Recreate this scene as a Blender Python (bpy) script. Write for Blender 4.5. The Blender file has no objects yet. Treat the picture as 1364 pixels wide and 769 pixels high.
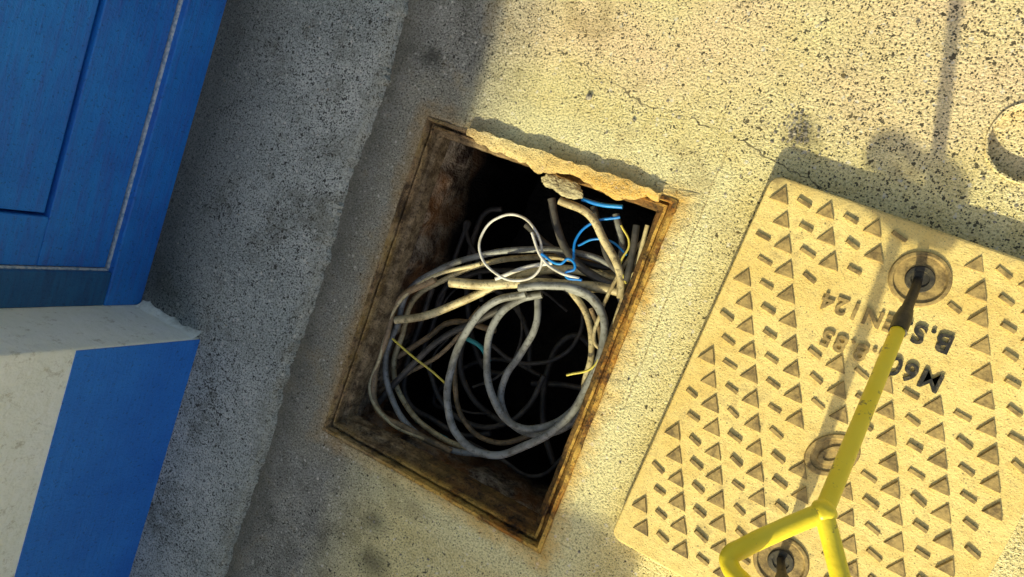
import bpy, bmesh, math, random
import numpy as np
from mathutils import Vector, Matrix, noise
random.seed(7)
scn=bpy.context.scene
scn.view_settings.view_transform='Standard'
scn.view_settings.look='None'
scn.view_settings.exposure=0

# ------------------------------------------------------------------ camera
H=1.4; FOC=883.7
Rm=(Matrix.Rotation(.3744,3,'Z')@Matrix.Rotation(-.0024,3,'X')@Matrix.Rotation(.3723,3,'Y'))
cd=bpy.data.cameras.new('camera'); cam=bpy.data.objects.new('camera',cd)
scn.collection.objects.link(cam); scn.camera=cam
M=Rm.to_4x4(); M.translation=Vector((0,0,H)); cam.matrix_world=M
cd.sensor_width=36; cd.lens=FOC/1364*36; cd.clip_start=.02; cd.clip_end=500

def ray(px,py): return Rm@Vector(((px-682)/FOC,(384.5-py)/FOC,-1))
def S(px,py,z=0.0):
    """survey: photo measurement -> point on the horizontal plane z"""
    d=ray(px,py); t=(z-H)/d.z; return Vector((d.x*t,d.y*t,z))
def SX(px,py,x):
    d=ray(px,py); t=x/d.x; return Vector((x,d.y*t,H+d.z*t))

# ------------------------------------------------------------------ node helpers
class NT:
    def __init__(s,name):
        s.m=bpy.data.materials.new(name); s.m.use_nodes=True
        s.t=s.m.node_tree; s.n=s.t.nodes; s.l=s.t.links
        s.b=s.n['Principled BSDF']
        s.geo=s.n.new('ShaderNodeNewGeometry').outputs['Position']
    def lk(s,a,b):
        if isinstance(a,(int,float)): b.default_value=a
        elif isinstance(a,tuple): b.default_value=(*a,1) if len(a)==3 else a
        else: s.l.new(a,b)
    def noise(s,sc,det=3,rough=.6,dist=0,vec=None):
        n=s.n.new('ShaderNodeTexNoise'); n.inputs['Scale'].default_value=sc
        n.inputs['Detail'].default_value=min(det,4); n.inputs['Roughness'].default_value=rough
        n.inputs['Distortion'].default_value=dist
        s.l.new(vec or s.geo,n.inputs['Vector']); return n.outputs['Fac']
    def vor(s,sc):
        n=s.n.new('ShaderNodeTexVoronoi'); n.inputs['Scale'].default_value=sc
        s.l.new(s.geo,n.inputs['Vector'])
        sep=s.n.new('ShaderNodeSeparateColor'); s.l.new(n.outputs['Color'],sep.inputs[0])
        return n.outputs['Distance'],sep.outputs[0]
    def math(s,op,a,b=0.0,c=None):
        n=s.n.new('ShaderNodeMath'); n.operation=op
        s.lk(a,n.inputs[0]); s.lk(b,n.inputs[1])
        if c is not None: s.lk(c,n.inputs[2])
        return n.outputs[0]
    def ramp(s,f,lo,hi,a=0.0,b=1.0):
        n=s.n.new('ShaderNodeMapRange')
        n.interpolation_type='LINEAR'
        s.lk(f,n.inputs['Value'])
        n.inputs['From Min'].default_value=lo; n.inputs['From Max'].default_value=hi
        s.lk(a,n.inputs['To Min']); s.lk(b,n.inputs['To Max'])
        return n.outputs['Result']
    def mix(s,f,a,b,mode='MIX'):
        n=s.n.new('ShaderNodeMix'); n.data_type='RGBA'; n.blend_type=mode
        s.lk(f,n.inputs[0]); s.lk(a,n.inputs[6]); s.lk(b,n.inputs[7]); return n.outputs[2]
    def xyz(s):
        n=s.n.new('ShaderNodeSeparateXYZ'); s.l.new(s.geo,n.inputs[0]); return n.outputs
    def near(s,p,r0,r1,wob):
        """1 inside r0 of world point p, fading to 0 at r1 (ragged by wob)"""
        n=s.n.new('ShaderNodeVectorMath'); n.operation='DISTANCE'
        s.l.new(s.geo,n.inputs[0]); n.inputs[1].default_value=tuple(p)
        return s.ramp(s.math('ADD',n.outputs['Value'],wob),r0,r1,1,0)
    def bump(s,h,dist,strength=1.0,prev=None):
        n=s.n.new('ShaderNodeBump'); n.inputs['Distance'].default_value=dist
        n.inputs['Strength'].default_value=strength
        s.lk(h,n.inputs['Height'])
        if prev is not None: s.l.new(prev,n.inputs['Normal'])
        return n.outputs[0]
    def out(s,col,rough=.85,nrm=None,spec=.3,metal=0.0):
        s.lk(col,s.b.inputs['Base Color']); s.lk(rough,s.b.inputs['Roughness'])
        s.lk(metal,s.b.inputs['Metallic']); s.b.inputs['Specular IOR Level'].default_value=spec
        if nrm is not None: s.l.new(nrm,s.b.inputs['Normal'])
        return s.m

HX0,HX1,HY0,HY1=-.856,-.229,-.727,.100   # manhole opening

def ground_mat(name,apron=False):
    g=NT(name); X,Y,Z=g.xyz()
    big=g.noise(2.3,2,.65); med=g.noise(11,4,.75); fine=g.noise(210,2,.8); den=g.noise(4.2,3,.7)
    mf=g.noise(70,2,.8)
    wob=g.math('MULTIPLY',g.math('SUBTRACT',med,.5),.14)
    cx,cy=(HX0+HX1)/2,(HY0+HY1)/2
    if apron:
        right=0.0
        c=g.mix(g.ramp(big,.3,.7),(.42,.45,.41),(.62,.63,.56))
        c=g.mix(g.ramp(med,.40,.62,0,.6),c,(.31,.33,.29))
    else:
        dx=g.math('SUBTRACT',g.math('ABSOLUTE',g.math('SUBTRACT',X,cx)),(HX1-HX0)/2)
        dy=g.math('SUBTRACT',g.math('ABSOLUTE',g.math('SUBTRACT',Y,cy)),(HY1-HY0)/2)
        dd=g.math('MAXIMUM',dx,dy); ddw=g.math('ADD',dd,wob)
        collar=g.ramp(ddw,.075,.105,1,0)
        right=g.ramp(g.math('ADD',X,wob),-.80,-.60)  # sunlit side coloured brighter and yellower, shaded side grey: lit look painted in
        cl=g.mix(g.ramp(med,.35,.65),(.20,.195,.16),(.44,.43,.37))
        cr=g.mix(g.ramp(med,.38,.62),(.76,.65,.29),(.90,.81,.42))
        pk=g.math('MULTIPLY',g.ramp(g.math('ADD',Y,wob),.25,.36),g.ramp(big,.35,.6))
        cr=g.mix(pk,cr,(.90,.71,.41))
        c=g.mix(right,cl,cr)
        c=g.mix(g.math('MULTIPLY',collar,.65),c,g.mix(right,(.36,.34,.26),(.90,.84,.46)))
    c=g.mix(g.math('MULTIPLY',g.ramp(fine,.35,.52,1,0),g.ramp(right,0,1,.78,.60)),c,(.05,.045,.03))
    c=g.mix(g.ramp(fine,.58,.68,0,.5),c,(.86,.83,.68))
    if apron: den2=g.ramp(den,.3,.7,.22,.46)
    else:
        rr=g.ramp(X,-.3,.3,0,.11); up=g.ramp(Y,.1,.5,0,.10)
        den2=g.math('ADD',g.ramp(den,.3,.7,.16,.36),g.math('MULTIPLY',g.math('ADD',rr,up),g.ramp(Y,-.1,.25)))
        den2=g.math('SUBTRACT',den2,g.math('MULTIPLY',collar,.07))
        den2=g.math('SUBTRACT',den2,g.math('MULTIPLY',right,.03))
    fo=g.math('MULTIPLY',g.math('SUBTRACT',g.math('ADD',fine,mf),1.0),.95)
    d1,r1=g.vor(210); v1=g.math('ADD',d1,fo)
    pit=g.math('MULTIPLY',g.math('LESS_THAN',v1,den2),g.math('GREATER_THAN',r1,.52))
    d2,r2=g.vor(75); v2=g.math('ADD',d2,fo)
    pit2=g.math('MULTIPLY',g.math('LESS_THAN',v2,g.math('MULTIPLY',den2,.70)),g.math('GREATER_THAN',r2,.74))
    pits=g.math('MAXIMUM',pit,pit2)
    c=g.mix(g.math('MULTIPLY',pits,.88),c,(.035,.033,.026))
    peb=g.math('MULTIPLY',g.math('LESS_THAN',v2,.22),g.math('LESS_THAN',r2,.15))
    c=g.mix(g.math('MULTIPLY',peb,.6),c,(.85,.80,.68))
    blot=g.ramp(g.math('ADD',g.math('MULTIPLY',den,.5),g.math('MULTIPLY',med,.5)),.53,.62,0,.42)
    c=g.mix(blot,c,(.13,.12,.08) if apron else (.28,.20,.07))
    if apron:
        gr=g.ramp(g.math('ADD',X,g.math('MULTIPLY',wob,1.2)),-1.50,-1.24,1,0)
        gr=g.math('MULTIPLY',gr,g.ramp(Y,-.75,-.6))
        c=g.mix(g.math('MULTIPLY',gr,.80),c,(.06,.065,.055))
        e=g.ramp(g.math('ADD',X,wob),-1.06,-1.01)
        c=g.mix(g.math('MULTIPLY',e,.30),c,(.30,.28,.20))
    else:
        rs=g.math('MULTIPLY',g.ramp(g.math('ADD',dd,g.math('MULTIPLY',wob,.7)),-.01,.045,1,0),g.ramp(X,-.6,-.4,.5,1))
        c=g.mix(g.math('MULTIPLY',rs,g.ramp(fine,.3,.6,.45,.9)),c,(.62,.34,.05))
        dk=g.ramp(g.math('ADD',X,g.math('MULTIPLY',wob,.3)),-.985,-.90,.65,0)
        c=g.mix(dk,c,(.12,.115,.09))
        st=g.near(S(503,697),.0,.05,g.math('MULTIPLY',wob,.5))
        st2=g.near(S(497,750),.01,.06,g.math('MULTIPLY',wob,.4))
        st3=g.near(S(576,75),.0,.04,g.math('MULTIPLY',wob,.8))
        st4=g.near(S(1070,178),.0,.05,g.math('MULTIPLY',wob,.9))
        c=g.mix(g.math('MULTIPLY',g.math('MAXIMUM',g.math('MAXIMUM',st,st2),g.math('MAXIMUM',st3,st4)),.65),c,(.05,.05,.04))
        for (ax,bx,lim,off,w_) in ((-.18,.215,(-.6,.05),0,.0028),):
            n=g.math('MULTIPLY',g.math('SUBTRACT',g.noise(6+off,4,.7),.5),.10)
            line=g.math('ABSOLUTE',g.math('ADD',g.math('SUBTRACT',Y,g.math('MULTIPLY_ADD',X,ax,bx)),n))
            cr_=g.math('MULTIPLY',g.math('LESS_THAN',line,g.ramp(med,.40,.65,.0,w_)),
               g.math('MULTIPLY',g.math('GREATER_THAN',X,lim[0]),g.math('LESS_THAN',X,lim[1])))
            c=g.mix(g.math('MULTIPLY',cr_,.75),c,(.06,.05,.035))
        ln=g.math('ABSOLUTE',g.math('ADD',g.math('ADD',X,.178),g.math('MULTIPLY',wob,.18)))
        cr_=g.math('MULTIPLY',g.math('LESS_THAN',ln,.0016),g.math('MULTIPLY',g.math('GREATER_THAN',Y,-.35),g.math('LESS_THAN',Y,.235)))
        c=g.mix(g.math('MULTIPLY',cr_,g.ramp(fine,.3,.6,.7,.3)),c,(.22,.14,.05))
    h=g.math('ADD',g.math('MULTIPLY',fine,1.5),g.math('MULTIPLY',med,2.0))
    nb=g.bump(h,.0030,1.0)
    return g.out(c,.92,nb,.2)

def solid(name,col,rough=.6,col2=None,ns=20,bs=0,bd=.001,metal=0.0,lo=.4,hi=.65,spec=.4):
    g=NT(name); c=col; nrm=None
    if col2: c=g.mix(g.ramp(g.noise(ns,4,.7),lo,hi),col,col2)
    if bs: nrm=g.bump(g.noise(bs,2,.7),bd)
    return g.out(c,rough,nrm,spec,metal)

# ------------------------------------------------------------------ mesh helpers
def mk(name,verts,faces,mat=None,parent=None,smooth=False):
    me=bpy.data.meshes.new(name); me.from_pydata([tuple(v) for v in verts],[],faces); me.update()
    bm=bmesh.new(); bm.from_mesh(me); bmesh.ops.recalc_face_normals(bm,faces=bm.faces); bm.to_mesh(me); bm.free()
    ob=bpy.data.objects.new(name,me); scn.collection.objects.link(ob)
    if mat: me.materials.append(mat)
    if parent: ob.parent=parent
    if smooth:
        for p in me.polygons: p.use_smooth=True
    return ob
def empty(name):
    e=bpy.data.objects.new(name,None); scn.collection.objects.link(e); e.empty_display_size=.1; return e
def box(name,x0,x1,y0,y1,z0,z1,mat,parent=None,bev=0.0):
    v=[(x,y,z) for x in(x0,x1) for y in(y0,y1) for z in(z0,z1)]
    f=[(0,1,3,2),(4,6,7,5),(0,4,5,1),(2,3,7,6),(0,2,6,4),(1,5,7,3)]
    ob=mk(name,v,f,mat,parent)
    if bev:
        b=ob.modifiers.new('bev','BEVEL'); b.width=bev; b.segments=2; b.limit_method='ANGLE'
    return ob
def tube(name,pts,r,mat,parent=None,cyclic=False,cap=True,res=4,radii=None):
    cu=bpy.data.curves.new(name,'CURVE'); cu.dimensions='3D'; cu.bevel_depth=r; cu.bevel_resolution=res
    cu.use_fill_caps=cap; cu.resolution_u=10
    sp=cu.splines.new('BEZIER'); sp.bezier_points.add(len(pts)-1)
    for i,(b,p) in enumerate(zip(sp.bezier_points,pts)):
        b.co=p; b.handle_left_type=b.handle_right_type='AUTO'
        if radii: b.radius=radii[i]
    sp.use_cyclic_u=cyclic
    cu.materials.append(mat)
    ob=bpy.data.objects.new(name,cu); scn.collection.objects.link(ob)
    if parent: ob.parent=parent
    return ob
def jit(v,a,s=20): 
    n=noise.noise_vector(Vector(v)*s); return Vector(v)+Vector(n)*a

# ------------------------------------------------------------------ ground
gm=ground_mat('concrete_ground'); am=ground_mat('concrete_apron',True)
pc=S(1378,190); pr=(pc-S(1311,190)).length
xs=[-80,HX0,HX1,pc.x-.15,pc.x+.15,80]; ys=[-80,HY0,HY1,pc.y-.15,pc.y+.15,80]
V=[];F=[];idx={}
def vi(x,y):
    k=(round(x,5),round(y,5))
    if k not in idx: idx[k]=len(V); V.append((x,y,0))
    return idx[k]
for i in range(5):
    for j in range(5):
        if i==1 and j==1: continue
        if i==3 and j==3:
            N=64; ring=[];sq=[]
            for k in range(N):
                a=2*math.pi*k/N; ca,sa=math.cos(a),math.sin(a)
                rr=pr*(1+.03*noise.noise(Vector((ca*2,sa*2,3))))
                m=.15/max(abs(ca),abs(sa))
                ring.append(vi(pc.x+rr*ca,pc.y+rr*sa)); sq.append(vi(pc.x+m*ca,pc.y+m*sa))
            for k in range(N):
                k2=(k+1)%N; F.append((ring[k],ring[k2],sq[k2],sq[k]))
            continue
        F.append((vi(xs[i],ys[j]),vi(xs[i+1],ys[j]),vi(xs[i+1],ys[j+1]),vi(xs[i],ys[j+1])))
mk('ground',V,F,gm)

# raised apron strip along the house, ragged outer edge
V=[];F=[]; N=900
for k in range(N+1):
    y=-4+8*k/N
    e=-1.003+.016*noise.noise(Vector((y*4,0,0)))+.009*noise.noise(Vector((y*30,5,0)))+.005*noise.noise(Vector((y*110,5,0)))
    V+=[(-1.70,y,.020),(e-.014,y,.020+.002*noise.noise(Vector((y*40,1,1)))),(e-.003,y,.014),(e+.003,y,-.002)]
for k in range(N):
    for q in range(3):
        a=4*k+q; F.append((a,a+1,a+5,a+4))
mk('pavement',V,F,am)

# ------------------------------------------------------------------ manhole
manhole=empty('manhole')
g=NT('rusty_iron'); X,Y,Z=g.xyz()
n=g.noise(24,4,.8); n2=g.noise(150,3,.8)
rc=g.mix(g.ramp(n,.40,.60),(.06,.035,.018),(.42,.18,.03))
rc=g.mix(g.ramp(g.noise(9,4,.75),.44,.60),rc,(.64,.40,.09))
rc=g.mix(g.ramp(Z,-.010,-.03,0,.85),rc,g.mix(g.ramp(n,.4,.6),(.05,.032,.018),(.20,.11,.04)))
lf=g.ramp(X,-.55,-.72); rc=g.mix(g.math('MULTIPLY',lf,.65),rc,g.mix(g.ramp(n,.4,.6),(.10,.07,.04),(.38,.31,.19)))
rc=g.mix(g.ramp(n2,.53,.63,0,.7),rc,(.025,.02,.014))
rust=g.out(rc,.9,g.bump(g.math('ADD',n2,n),.003),.2)
g=NT('chamber_wall'); X,Y,Z=g.xyz()
n=g.noise(16,4,.8)
cc=g.mix(g.ramp(n,.42,.62),(.10,.07,.05),(.58,.48,.33))
cc=g.mix(g.ramp(g.noise(6,3),.48,.58,0,.6),cc,(.38,.17,.05))
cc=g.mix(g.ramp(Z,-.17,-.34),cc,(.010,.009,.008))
cham=g.out(cc,.95,g.bump(g.math('ADD',n,g.noise(90,3)),.012),.1)
mud=solid('mud',(.010,.009,.008),.9,(.03,.027,.022),12,60,.01)

SC=dict(l=.62,r=1.0,b=.85,t=.70)
def rect_sweep(name,prof,mat,parent,per=60,ja=.0012,js=30):
    V=[];F=[];nn=4*per
    for (ins,z) in prof:
        x0,x1=HX0+ins*SC['l'],HX1-ins*SC['r']; y0,y1=HY0+ins*SC['b'],HY1-ins*SC['t']
        c=[(x0,y0),(x1,y0),(x1,y1),(x0,y1)]
        for s in range(4):
            a,b=c[s],c[(s+1)%4]
            for k in range(per):
                t=k/per; p=Vector((a[0]*(1-t)+b[0]*t,a[1]*(1-t)+b[1]*t,z))
                V.append(jit(p,ja,js) if ja else p)
    for r in range(len(prof)-1):
        for k in range(nn):
            k2=(k+1)%nn; F.append((r*nn+k,r*nn+k2,(r+1)*nn+k2,(r+1)*nn+k))
    return mk(name,V,F,mat,parent)
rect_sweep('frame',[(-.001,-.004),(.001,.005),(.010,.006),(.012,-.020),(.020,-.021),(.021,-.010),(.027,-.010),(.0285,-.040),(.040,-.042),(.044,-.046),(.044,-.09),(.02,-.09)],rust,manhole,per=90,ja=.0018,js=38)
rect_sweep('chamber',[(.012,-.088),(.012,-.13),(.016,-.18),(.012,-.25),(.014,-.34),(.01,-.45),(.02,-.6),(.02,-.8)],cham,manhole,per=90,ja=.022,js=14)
box('chamber_floor',HX0-.05,HX1+.05,HY0-.05,HY1+.05,-.9,-.78,mud,manhole)
rect_sweep('mortar_edge',[(-.036,.0005),(-.024,.0025),(-.010,.004),(-.002,.003),(.002,-.001)],gm,manhole,per=110,ja=.003,js=45)
# broken concrete lip hanging over the far edge
V=[];F=[];N=200;Mr=10
for k in range(N+1):
    t=k/N; x=-.735+t*.47
    ov=.024+.034*noise.noise(Vector((x*12+3,0,0)))+.010*noise.noise(Vector((x*45,2,0)))
    ov=max(ov,.002)*min(1,t*6,(1-t)*6+.2)
    for m in range(Mr+1):
        s=m/Mr; y=HY1+.006-s*(ov+.006)
        z=.006-.003*s-.012*max(0,s-.75)
        V.append(jit((x,y,z),.0035,45))
for k in range(N):
    for m in range(Mr):
        a=k*(Mr+1)+m; F.append((a,a+1,a+Mr+2,a+Mr+1))
lip=mk('broken_lip',V,F,gm,manhole)
so=lip.modifiers.new('s','SOLIDIFY'); so.thickness=.014; so.offset=-1

# ------------------------------------------------------------------ cables
cab=empty('cable_bundle')
def cm(n,c,c2,r=.5,dirt=1):
    g=NT(n); X,Y,Z=g.xyz()
    col=g.mix(g.ramp(g.noise(16,3,.75),.43,.62),c,c2)
    if dirt: col=g.mix(g.ramp(g.noise(90,3,.8),.54,.64,0,.65),col,(.06,.05,.035))
    return g.out(col,r,None,.4)
cg=cm('cable_grey',(.30,.31,.29),(.16,.16,.14)); cb=cm('cable_beige',(.66,.57,.32),(.38,.30,.15))
cw=cm('cable_white',(.75,.74,.68),(.5,.47,.38),dirt=0); cdk=cm('cable_dark',(.045,.045,.042),(.11,.10,.085))
cbr=cm('cable_brown',(.34,.24,.13),(.13,.10,.055)); cbl=cm('wire_blue',(.01,.20,.66),(.02,.3,.7),.35,0)
cye=cm('wire_yellow',(.70,.60,.10),(.5,.42,.1),.5,0); cte=cm('wire_teal',(.03,.3,.32),(.03,.2,.22),.5,0)
def cable(name,pp,r,mat,z=-.2,dz=0.0,cyc=False):
    pts=[]; n=len(pp)
    for i,p in enumerate(pp):
        zz=p[2] if len(p)>2 else z+dz*i/max(1,n-1)
        q=S(p[0],p[1],zz)
        q.x=min(max(q.x,HX0+.028),HX1-.055); q.y=min(max(q.y,HY0+.05),HY1-.04)
        pts.append(q+Vector((random.uniform(-1,1),random.uniform(-1,1),random.uniform(-1,1)))*.0015)
    return tube(name,pts,r,mat,cab,cyc,res=3)
cable('coil_1',[(838,372),(812,352),(760,336),(700,332),(640,341),(585,360),(540,388),(518,425),(513,478),(522,530),(548,578),(600,600),(650,606)],.008,cg,-.12,-.03)
cable('coil_2',[(845,395),(815,366),(765,346),(700,343),(645,352),(590,374),(548,400),(527,440),(524,490),(540,540),(575,590),(625,622)],.0075,cb,-.15,-.05)
cable('coil_3',[(580,372),(530,402),(500,445),(490,500),(503,545),(540,583),(600,603)],.009,cbr,-.09,-.05)
cable('coil_3b',[(640,352),(570,372),(520,410),(494,470),(492,520),(515,565),(560,600)],.005,cb,-.08,-.05)
cable('coil_4',[(700,392),(655,404),(622,440),(602,490),(597,540),(612,583),(650,606),(700,594),(752,562),(790,518),(808,462),(800,412),(775,388),(730,380),(690,384)],.0095,cg,-.10,.02)
cable('coil_5',[(722,392),(690,400),(660,428),(648,478),(656,530),(684,566),(722,570),(768,542),(798,494),(806,440),(790,400),(755,384)],.0095,cg,-.125,.02)
cable('coil_6',[(716,396),(714,432),(694,470),(672,505),(668,540),(690,572),(740,575),(785,548),(812,500)],.009,cg,-.145)
cable('coil_7',[(640,420),(612,455),(606,510),(618,560),(655,588),(706,580),(760,548),(795,500),(800,450),(788,410)],.007,cbr,-.20,.02)
cable('coil_9',[(760,385),(782,420),(788,470),(778,515),(800,540)],.008,cb,-.11)
cable('conduit_1',[(599,376),(640,380),(700,377),(760,380),(812,386),(850,398)],.0125,cb,-.09,-.02)
cable('conduit_2',[(524,426),(565,421),(610,404),(655,384),(700,366),(760,360),(820,374)],.0105,cb,-.12)
cable('cable_1',[(745,268),(785,286),(805,320),(825,360),(842,402)],.0095,cb,-.05,-.03)
cable('cable_2',[(862,300),(853,340),(838,380),(820,430),(802,470),(795,520)],.005,cb,-.08,-.04)
cable('cable_3',[(868,318),(835,350),(800,420),(792,455),(830,480)],.0045,cb,-.09)
cable('cable_4',[(735,265),(742,300),(760,340),(800,372),(835,385)],.010,cdk,-.11)
cable('cable_5',[(820,285),(830,330),(822,370),(835,410)],.009,cg,-.13)
cable('cable_6',[(790,275),(800,310),(812,350),(836,372)],.008,cdk,-.10)
cable('cable_7',[(848,300),(842,345),(850,380)],.008,cdk,-.07)
cable('cable_8',[(700,300),(735,330),(780,350),(840,360)],.008,cdk,-.14)
cable('cable_9',[(860,360),(835,400),(818,450),(806,500),(770,560)],.0065,cbr,-.10,-.05)
cable('white_loop',[(640,335),(645,308),(664,290),(690,287),(712,305),(722,335),(716,362),(692,373),(662,366)],.0033,cw,-.07,cyc=True)
cable('white_tail',[(708,310),(722,345),(745,362),(772,372)],.0035,cw,-.06)
cable('white_bit',[(660,372),(700,356),(735,350)],.005,cw,-.09)
cable('blue_wire_1',[(764,345),(768,318),(788,297),(825,289)],.0032,cbl,-.07)
cable('blue_wire_2',[(770,328),(790,319),(815,322),(835,340)],.0028,cbl,-.08)
cable('blue_wire_3',[(722,338),(745,352),(758,345),(766,358),(752,366),(775,374)],.0032,cbl,-.06)
cable('blue_wire_4',[(775,265),(800,272),(830,276)],.005,cbl,-.06)
cable('yellow_wire',[(523,452),(550,476),(575,495),(598,515)],.0028,cye,-.11)
cable('yellow_wire_2',[(828,300),(838,325),(826,352),(838,380)],.0025,cye,-.07)
cable('yellow_wire_3',[(755,500),(790,488),(812,470)],.0028,cye,-.08)
cable('teal_wire',[(622,452),(640,462),(652,482)],.006,cte,-.14)
cable('teal_wire_2',[(540,598),(570,603),(590,600)],.003,cte,-.2)
for i in range(14):
    cx_=random.uniform(560,780); cy_=random.uniform(380,600); rx=random.uniform(40,130); ry=random.uniform(50,120); a0=random.uniform(0,6)
    cable('deep_cable_%d'%i,[(cx_+rx*math.cos(a0+t*.5),cy_+ry*math.sin(a0+t*.5)) for t in range(random.randint(5,9))],random.uniform(.003,.009),cdk,random.uniform(-.40,-.24),random.uniform(-.06,.06))
cable('deep_a',[(500,540),(545,490),(590,450),(640,425),(690,400)],.009,cdk,-.16)
cable('deep_b',[(520,470),(570,450),(600,430),(660,440)],.008,cbr,-.2)
cable('deep_c',[(505,520),(540,500),(590,470),(640,410)],.006,cbr,-.17)
cable('deep_d',[(600,640),(650,650),(710,640),(760,600)],.005,cdk,-.25)
def lump(name,p,r,mat,par,sc=(1,1,.7)):
    bm=bmesh.new(); bmesh.ops.create_icosphere(bm,subdivisions=4,radius=r)
    for v in bm.verts:
        n=1+.4*noise.noise(v.co/r*1.0+Vector(p)*9)+.18*noise.noise(v.co/r*3)+.08*noise.noise(v.co/r*9)
        v.co=Vector((v.co.x*sc[0]*n,v.co.y*sc[1]*n,v.co.z*sc[2]*n))+Vector(p)
    me=bpy.data.meshes.new(name); bm.to_mesh(me); bm.free(); me.materials.append(mat)
    o=bpy.data.objects.new(name,me); scn.collection.objects.link(o); o.parent=par; return o
pale=solid('dried_mortar',(.58,.52,.30),.9,(.22,.18,.10),60,160,.002)
lump('mortar_lump',S(757,252,-.020),.024,pale,manhole,(1.5,.75,.35))
lump('mortar_lump_2',S(734,242,-.016),.018,pale,manhole,(1.2,.8,.45))

# ------------------------------------------------------------------ manhole cover lying on the ground
TH=.040
CW,CH=.600,.80
c0=S(1030,232,TH); th=math.radians(-1.8)
Mc=Matrix.Translation((c0.x,c0.y,0))@Matrix.Rotation(th,4,'Z')
cov=empty('manhole_cover'); cov.matrix_world=Mc
Mi=Mc.inverted()
def L(px,py,z=TH): return Mi@S(px,py,z)
g=NT('cover_paint'); X,Y,Z=g.xyz()
n=g.noise(7,4,.75); n2=g.noise(60,4,.75); n3=g.noise(300,2,.7); n4=g.noise(14,4,.8)
c=g.mix(g.ramp(n,.38,.62),(.78,.58,.19),(.90,.72,.28))
c=g.mix(g.ramp(n2,.50,.66,0,.45),c,(.56,.39,.13))
c=g.mix(g.ramp(n4,.56,.68,0,.45),c,(.36,.27,.11))
edge=g.ramp(g.math('ADD',Y,g.math('MULTIPLY',n4,.05)),c0.y-.005,c0.y+.03)
c=g.mix(g.math('MULTIPLY',edge,.6),c,(.20,.15,.07))
d,r=g.vor(90)
c=g.mix(g.math('MULTIPLY',g.math('LESS_THAN',d,g.ramp(n,.4,.7,.05,.18)),.7),c,(.12,.10,.06))
c=g.mix(g.ramp(n3,.58,.66,0,.6),c,(.24,.19,.09))
coverm=g.out(c,.75,g.bump(g.math('ADD',n2,g.math('MULTIPLY',n3,.6)),.0020),.25)
g=NT('cover_tread')
n=g.noise(40,4,.75)
c=g.mix(g.ramp(n,.36,.60),(.17,.12,.05),(.46,.33,.12))
treadm=g.out(c,.7,g.bump(g.noise(200,2),.001),.3)
def rrect(w,h,r,n=6,ins=0):
    P=[]
    for cx,cy,a0 in ((w-r,-r,0),(r,-r,90),(r,-h+r,180),(w-r,-h+r,270)):
        for k in range(n+1):
            a=math.radians(a0+90*k/n); P.append((cx+(r-ins)*math.cos(a),cy+(r-ins)*math.sin(a)))
    return P
V=[];F=[];prof=[(0,0.0),(0,TH-.004),(.0015,TH-.001),(.004,TH)]
for ins,z in prof:
    for x,y in rrect(CW,CH,.022,6,ins): V.append(jit((x,y,z),.0012,25))
nn=28
for r in range(3):
    for k in range(nn):
        k2=(k+1)%nn; F.append((r*nn+k,r*nn+k2,(r+1)*nn+k2,(r+1)*nn+k))
F.append(tuple(range(3*nn,4*nn))); F.append(tuple(range(nn)))
for i in range(3*nn,4*nn): V[i].z=TH
slab=mk('slab',V,F,coverm,cov)
s1=L(1225,372); s2=L(1040,748); em=L(1108,606)
t1a,t1b=L(1268,462),L(1100,402); t2a,t2b=L(1254,514),L(1098,450)
bm=bmesh.new()
def prism(cx,cy,pl,h,ins=.0015):
    a=[bm.verts.new((cx+x,cy+y,TH-.001)) for x,y in pl]
    b=[bm.verts.new((cx+x*(1-ins/.012),cy+y*(1-ins/.012),TH+h)) for x,y in pl]
    n=len(pl); bm.faces.new(b)
    for i in range(n): bm.faces.new((a[i],a[(i+1)%n],b[(i+1)%n],b[i]))
def seg(p,a,b):
    a=Vector(a[:2]);b=Vector(b[:2]);p=Vector(p); d=b-a; t=max(0,min(1,(p-a).dot(d)/d.dot(d))); return (p-(a+t*d)).length
PX,PY=.0425,.0420
for j in range(int((CH-.05)/PY)+1):
    y=-.032-j*PY
    for i in range(-1,int((CW-.03)/PX)+1):
        x=.030+i*PX+(.5*PX if j%2 else 0)
        if x<.02 or x>CW-.022 or y<-CH+.022: continue
        P=Vector((x,y))
        if (P-s1.xy).length<.066 or (P-s2.xy).length<.066 or (P-em.xy).length<.060: continue
        if seg(P,t1a,t1b)<.034 or seg(P,t2a,t2b)<.034: continue
        k=(i+(j//2))%2
        hh=.0050*random.uniform(.6,1.1)
        if k==0:
            s=.0180*random.uniform(.92,1.05)
            pl=[(s*1.0,-.75*s),(-s*1.0,-.75*s),(0,1.0*s)]
            pl=[(a+random.uniform(-1,1)*.0008,b+random.uniform(-1,1)*.0008) for a,b in pl]
            prism(x,y,pl,hh)
        else:
            w=.0150*random.uniform(.85,1.05); q=random.uniform(-.12,.12)-.25
            pl=[(w,.0036),(-w,.0036),(-w,-.0036),(w,-.0036)]
            pl=[(a*math.cos(q)-b*math.sin(q),a*math.sin(q)+b*math.cos(q)) for a,b in pl]
            prism(x,y,pl,hh)
bmesh.ops.recalc_face_normals(bm,faces=bm.faces)
me=bpy.data.meshes.new('tread'); bm.to_mesh(me); bm.free(); me.materials.append(treadm)
ob=bpy.data.objects.new('tread',me); scn.collection.objects.link(ob); ob.parent=cov
blk=solid('black_paint',(.02,.02,.018),.6,(.12,.10,.06),70,lo=.5,hi=.62)
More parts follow.
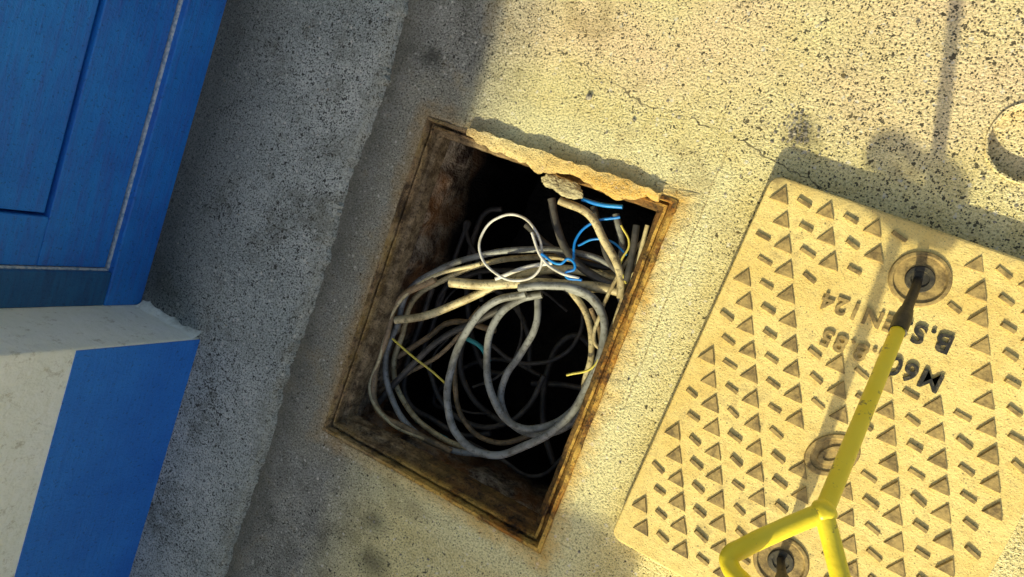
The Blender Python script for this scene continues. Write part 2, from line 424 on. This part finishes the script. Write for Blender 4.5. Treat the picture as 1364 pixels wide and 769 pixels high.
def word(txt,a,b,size,mat,frac0,h=.0035):
    cu=bpy.data.curves.new('lettering','FONT'); cu.body=txt; cu.size=size; cu.extrude=h; cu.space_character=1.12; cu.offset=.0008
    cu.materials.append(mat)
    o=bpy.data.objects.new('lettering',cu); scn.collection.objects.link(o); o.parent=cov
    d=(b-a); ang=math.atan2(d.y,d.x); p=a+d*frac0
    nrm=Vector((-math.sin(ang),math.cos(ang)))
    o.location=(p.x-nrm.x*size*.35,p.y-nrm.y*size*.35,TH+.001); o.rotation_euler=(0,0,ang)
t1a.z=t1b.z=t2a.z=t2b.z=0
word('B.S.',t1a,t1b,.048,blk,0); word('EN124',t1a,t1b,.044,treadm,.42)
word('M60',t2a,t2b,.048,blk,0); word('2.8.85',t2a,t2b,.044,treadm,.44)
def disc_ring(name,c,prof,mat,N=48,sx=1,sy=1,rot=0):
    V=[];F=[]
    for r,z in prof:
        for k in range(N):
            a=2*math.pi*k/N; x,y=r*sx*math.cos(a),r*sy*math.sin(a)
            V.append((c.x+x*math.cos(rot)-y*math.sin(rot),c.y+x*math.sin(rot)+y*math.cos(rot),z))
    for i in range(len(prof)-1):
        for k in range(N):
            k2=(k+1)%N; F.append((i*N+k,i*N+k2,(i+1)*N+k2,(i+1)*N+k))
    F.append(tuple(range((len(prof)-1)*N,len(prof)*N)))
    return mk(name,V,F,mat,cov)
dark=solid('socket_dark',(.03,.028,.022),.7,(.10,.085,.05),60,120,.001)
for i,s in enumerate((s1,s2)):
    disc_ring('socket_rim_%d'%i,s,[(.050,TH),(.048,TH+.0045),(.043,TH+.005),(.040,TH+.0012)],treadm)
    disc_ring('socket_%d'%i,s,[(.024,TH+.0016),(.022,TH+.005),(.015,TH+.005),(.014,TH+.0022)],dark)
disc_ring('emblem_ring',em,[(.046,TH),(.044,TH+.004),(.036,TH+.004),(.034,TH+.001)],treadm,sx=1.1,sy=.8,rot=.9)
disc_ring('emblem_core',em,[(.022,TH),(.020,TH+.004),(.013,TH+.004),(.012,TH+.0012)],treadm,sx=1.3,sy=.7,rot=.9)

# ------------------------------------------------------------------ lifting keys
g=NT('yellow_paint')
n=g.noise(30,4,.8)
c=g.mix(g.ramp(g.noise(8,3),.3,.7),(.93,.70,.012),(.95,.78,.05))
c=g.mix(g.ramp(n,.60,.66,0,.8),c,(.22,.15,.05))
yel=g.out(c,.38,g.bump(g.noise(120,2),.0006),.5)
iron=solid('black_steel',(.018,.018,.018),.45,(.06,.05,.04),50,150,.0006,metal=.3)
def key(name,base,joint,handle,r=.0115):
    e=empty(name); d=(joint-base)
    tube('shank',[base+Vector((0,0,-.01)),base+d*.06,base+d*.13,base+d*.26],.0078,iron,e,radii=[.9,1.0,1.1,1.3])
    tube('collar',[base+d*.19,base+d*.24,base+d*.305],.0128,iron,e,radii=[.85,1.1,1.05])
    tube('rod',[base+d*.26,base+d*.5,joint+d.normalized()*.006],r,yel,e)
    for i,h in enumerate(handle):
        tube('handle_%d'%i,h,r*1.02,yel,e,res=5)
    bm=bmesh.new(); bmesh.ops.create_icosphere(bm,subdivisions=3,radius=r*1.28)
    for v in bm.verts: v.co=v.co*(1+.12*noise.noise(v.co*150))+joint
    me=bpy.data.meshes.new('weld'); bm.to_mesh(me); bm.free(); me.materials.append(yel)
    for p in me.polygons: p.use_smooth=True
    o=bpy.data.objects.new('weld',me); scn.collection.objects.link(o); o.parent=e
    return e
B1=S(1225,370,TH); J1=S(1097,682,.51)
key('lifting_key',B1,J1,[[J1,S(1040,706,.525),S(990,730,.54),S(972,742,.545),S(972,752,.55),S(990,776,.57),S(1020,800,.60),S(1100,850,.61),S(1130,845,.58),S(1128,810,.55),S(1112,740,.525),J1]])
B2=S(1040,745,TH)
J2=Vector((B2.x+.010,B2.y-.01,.425))
hx=Vector((.082,-.005,-.010))
key('lifting_key',B2,J2,[[J2,J2+hx*.6+Vector((0,0,.010)),J2+hx+Vector((0,0,.020)),J2+hx*.8+Vector((0,0,.034)),J2+Vector((0,0,.034)),J2-hx*.8+Vector((0,0,.034)),J2-hx+Vector((0,0,.020)),J2-hx*.6+Vector((0,0,.010)),J2]])

# ------------------------------------------------------------------ small round pot in the pavement
pot=empty('stopcock_box')
V=[];F=[];N=64;prof=[(1.0,.0),(.985,.004),(.93,.003),(.91,-.012),(.90,-.026),(.5,-.024),(.0001,-.022)]
for r,z in prof:
    for k in range(N):
        a=2*math.pi*k/N; ca,sa=math.cos(a),math.sin(a)
        rr=pr*(1+.03*noise.noise(Vector((ca*2,sa*2,3))))*r
        V.append((pc.x+rr*ca,pc.y+rr*sa,z))
for i in range(len(prof)-1):
    for k in range(N):
        k2=(k+1)%N; F.append((i*N+k,i*N+k2,(i+1)*N+k2,(i+1)*N+k))
mk('pot',V,F,gm,pot)

# ------------------------------------------------------------------ debris
bm=bmesh.new()
def stone(p,r):
    ret=bmesh.ops.create_icosphere(bm,subdivisions=1,radius=r)
    sx,sy,sz=random.uniform(.7,1.3),random.uniform(.7,1.3),random.uniform(.4,.8)
    for v in ret['verts']:
        n=1+.35*noise.noise(v.co/r*1.1+Vector(p)*50)
        v.co=Vector((v.co.x*sx*n,v.co.y*sy*n,v.co.z*sz*n))+Vector(p)
for i in range(900):
    px,py=random.uniform(180,1364),random.uniform(0,769)
    p=S(px,py)
    if p.x<-1.25 and p.y<-.6: continue
    if HX0-.01<p.x<HX1+.01 and HY0-.01<p.y<HY1+.01: continue
    if -.12<p.x<.55 and -.65<p.y<.23: continue
    if (p-pc).length<pr+.01: continue
    r=random.choice([.0010,.0013,.0016,.002,.0028])*random.uniform(.8,1.3)
    stone((p.x,p.y,(.020 if p.x<-1.01 else 0)+r*.3),r)
for i in range(90):
    a=S(random.gauss(1062,14),random.gauss(172,14)); r=random.uniform(.001,.004); stone((a.x,a.y,r*.3),r)
a=S(785,130); stone((a.x,a.y,.003),.011); a=S(845,160); stone((a.x,a.y,.002),.004)
me=bpy.data.meshes.new('gravel'); bm.to_mesh(me); bm.free()
me.materials.append(solid('gravel_stone',(.10,.09,.075),.9,(.50,.45,.34),90))
ob=bpy.data.objects.new('gravel',me); scn.collection.objects.link(ob)

# ------------------------------------------------------------------ house
house=empty('painted_house')
g=NT('cream_render'); X,Y,Z=g.xyz()
n=g.noise(9,4,.75)
c=g.mix(g.ramp(n,.35,.65),(.84,.86,.73),(.89,.90,.80))
c=g.mix(g.ramp(g.noise(30,4,.8),.57,.68,0,.6),c,(.44,.41,.28))
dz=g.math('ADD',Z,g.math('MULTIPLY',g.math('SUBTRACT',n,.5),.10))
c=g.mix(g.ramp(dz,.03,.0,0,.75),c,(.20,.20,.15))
cream=g.out(c,.8,g.bump(g.math('ADD',g.noise(40,3),n),.006),.3)
def bluem(name,c1,c2,c3):
    g=NT(name); X,Y,Z=g.xyz()
    c=g.mix(g.ramp(g.noise(4,4,.75),.3,.7),c1,c2)
    mp=g.n.new('ShaderNodeMapping'); g.l.new(g.geo,mp.inputs[0]); mp.inputs['Scale'].default_value=(1,1,14)
    st=g.noise(6,4,.7,vec=mp.outputs[0])
    c=g.mix(g.ramp(st,.45,.75,0,.55),c,c3)
    f=g.noise(120,3,.8)
    c=g.mix(g.ramp(f,.58,.68,0,.6),c,(.01,.04,.12))
    return g.out(c,.5,g.bump(g.math('ADD',f,st),.002),.4)
bdoor=bluem('blue_door_paint',(.012,.16,.58),(.024,.25,.74),(.06,.08,.40))
bpl=bluem('blue_plinth_paint',(.016,.16,.60),(.03,.23,.72),(.02,.14,.54))
bdark=bluem('blue_frame_paint',(.010,.09,.24),(.02,.14,.32),(.02,.04,.12))
XW=-1.305; YJ=-.662; XD=-1.55; DY1=.42; HT=2.7
box('wall_front',-4.5,XW,-5,YJ,0,HT,cream,house,.006)
box('wall_rear',-4.5,XW,DY1,6,0,HT,cream,house,.006)
box('wall_over_door',-4.5,XW,YJ,DY1,2.1,HT,cream,house)
zp=SX(103,462,XW).z
box('blue_plinth',XW-.01,XW+.003,-5,YJ-.004,0,zp,bpl,house)
box('blue_plinth_2',XW-.01,XW+.003,DY1+.004,6,0,zp,bpl,house)
mk('roof',[(XW+.12,-5.2,HT-.03),(XW+.12,6.2,HT-.03),(-2.9,-5.2,HT+1.1),(-2.9,6.2,HT+1.1),(-4.8,-5.2,HT-.03),(-4.8,6.2,HT-.03)],[(0,1,3,2),(2,3,5,4),(0,2,4),(1,5,3),(0,4,5,1)],solid('slate',(.08,.08,.09),.7,(.12,.12,.13),8),house)
e=SX(138,357,XD-.02); pnl=SX(65,290,XD-.02)
zl=e.z; yl=e.y; zq=pnl.z; yq=pnl.y
box('door_sill',XD-.30,XD+.004,YJ,DY1,0,max(.03,zl-.012),bdoor,house,.004)
box('door_jamb',XD-.30,XD+.002,YJ,yl-.006,max(.03,zl-.012),2.1,bdark,house,.004)
box('door_jamb_2',XD-.30,XD+.002,DY1-.09,DY1,max(.03,zl-.012),2.1,bdark,house,.004)
white=solid('white_bead',(.62,.66,.66),.6,(.25,.38,.5),90,lo=.45,hi=.6)
box('bead_bottom',XD-.05,XD-.014,yl,DY1-.09,zl-.012,zl-.006,white,house)
box('bead_side',XD-.05,XD-.014,yl-.006,yl-.001,zl-.012,2.08,white,house)
x=XD-.018; z0,z1,y0,y1=zq,1.0,yq,DY1-.09-(yq-yl)
box('rail_bottom',XD-.06,XD-.018,yl+.001,DY1-.092,zl-.003,z0,bdoor,house,.003)
box('rail_top',XD-.06,XD-.018,yl+.001,DY1-.092,z1,2.08,bdoor,house,.003)
box('stile_hinge',XD-.06,XD-.0185,yl+.001,y0,z0,z1,bdoor,house,.003)
box('stile_lock',XD-.06,XD-.0185,y1,DY1-.092,z0,z1,bdoor,house,.003)
box('panel',XD-.07,XD-.026,y0+.008,y1-.008,z0+.008,z1-.008,bdoor,house,.003)
box('panel_back',XD-.09,XD-.072,y0-.01,y1+.01,z0-.01,z1+.01,blk,house)
V=[];F=[]
N=30
for k in range(N+1):
    t=k/N; x=XD+.01+(XW-XD-.01)*t
    w=.022+.016*noise.noise(Vector((x*12,0,0)))
    for m in range(7):
        s=m/6; V.append(jit((x,YJ-.002+w*s,.019+.025*(1-s)**2),.004,30))
for k in range(N):
    for m in range(6):
        a=k*7+m; F.append((a,a+1,a+8,a+7))
mk('reveal_fillet',V,F,cream,house,smooth=True)

# invented unseen slabs, added outside the frame to throw the left-hand shade
caster_m=solid('shade_caster_render',(.60,.58,.53),.9,(.72,.70,.64),6)
caster=empty('shade_caster')
box('tall_caster',XW+.004,-.52,-2.75,-2.6,0,2.10,caster_m,caster,.01)
box('low_caster',-.519,.13,-2.75,-2.6,0,1.17,caster_m,caster,.01)

# ------------------------------------------------------------------ light
el=math.radians(30)
hd=Vector((-.08,.997)).normalized()
dirv=Vector((hd.x*math.cos(el),hd.y*math.cos(el),-math.sin(el)))
sd=bpy.data.lights.new('sun','SUN'); sd.energy=5; sd.angle=math.radians(.9); sd.color=(1,.91,.57)
so=bpy.data.objects.new('sun',sd); scn.collection.objects.link(so)
so.rotation_euler=dirv.to_track_quat('-Z','Y').to_euler(); so.location=(0,-5,6)
w=bpy.data.worlds.new('World'); scn.world=w; w.use_nodes=True
sk=w.node_tree.nodes.new('ShaderNodeTexSky'); sk.sky_type='NISHITA'; sk.sun_disc=False
sk.sun_elevation=el; sk.sun_rotation=math.atan2(-hd.x,-hd.y)
sk.dust_density=3.5; sk.ozone_density=.7; sk.air_density=1.0
bg=w.node_tree.nodes['Background']; w.node_tree.links.new(sk.outputs[0],bg.inputs[0]); bg.inputs[1].default_value=.15
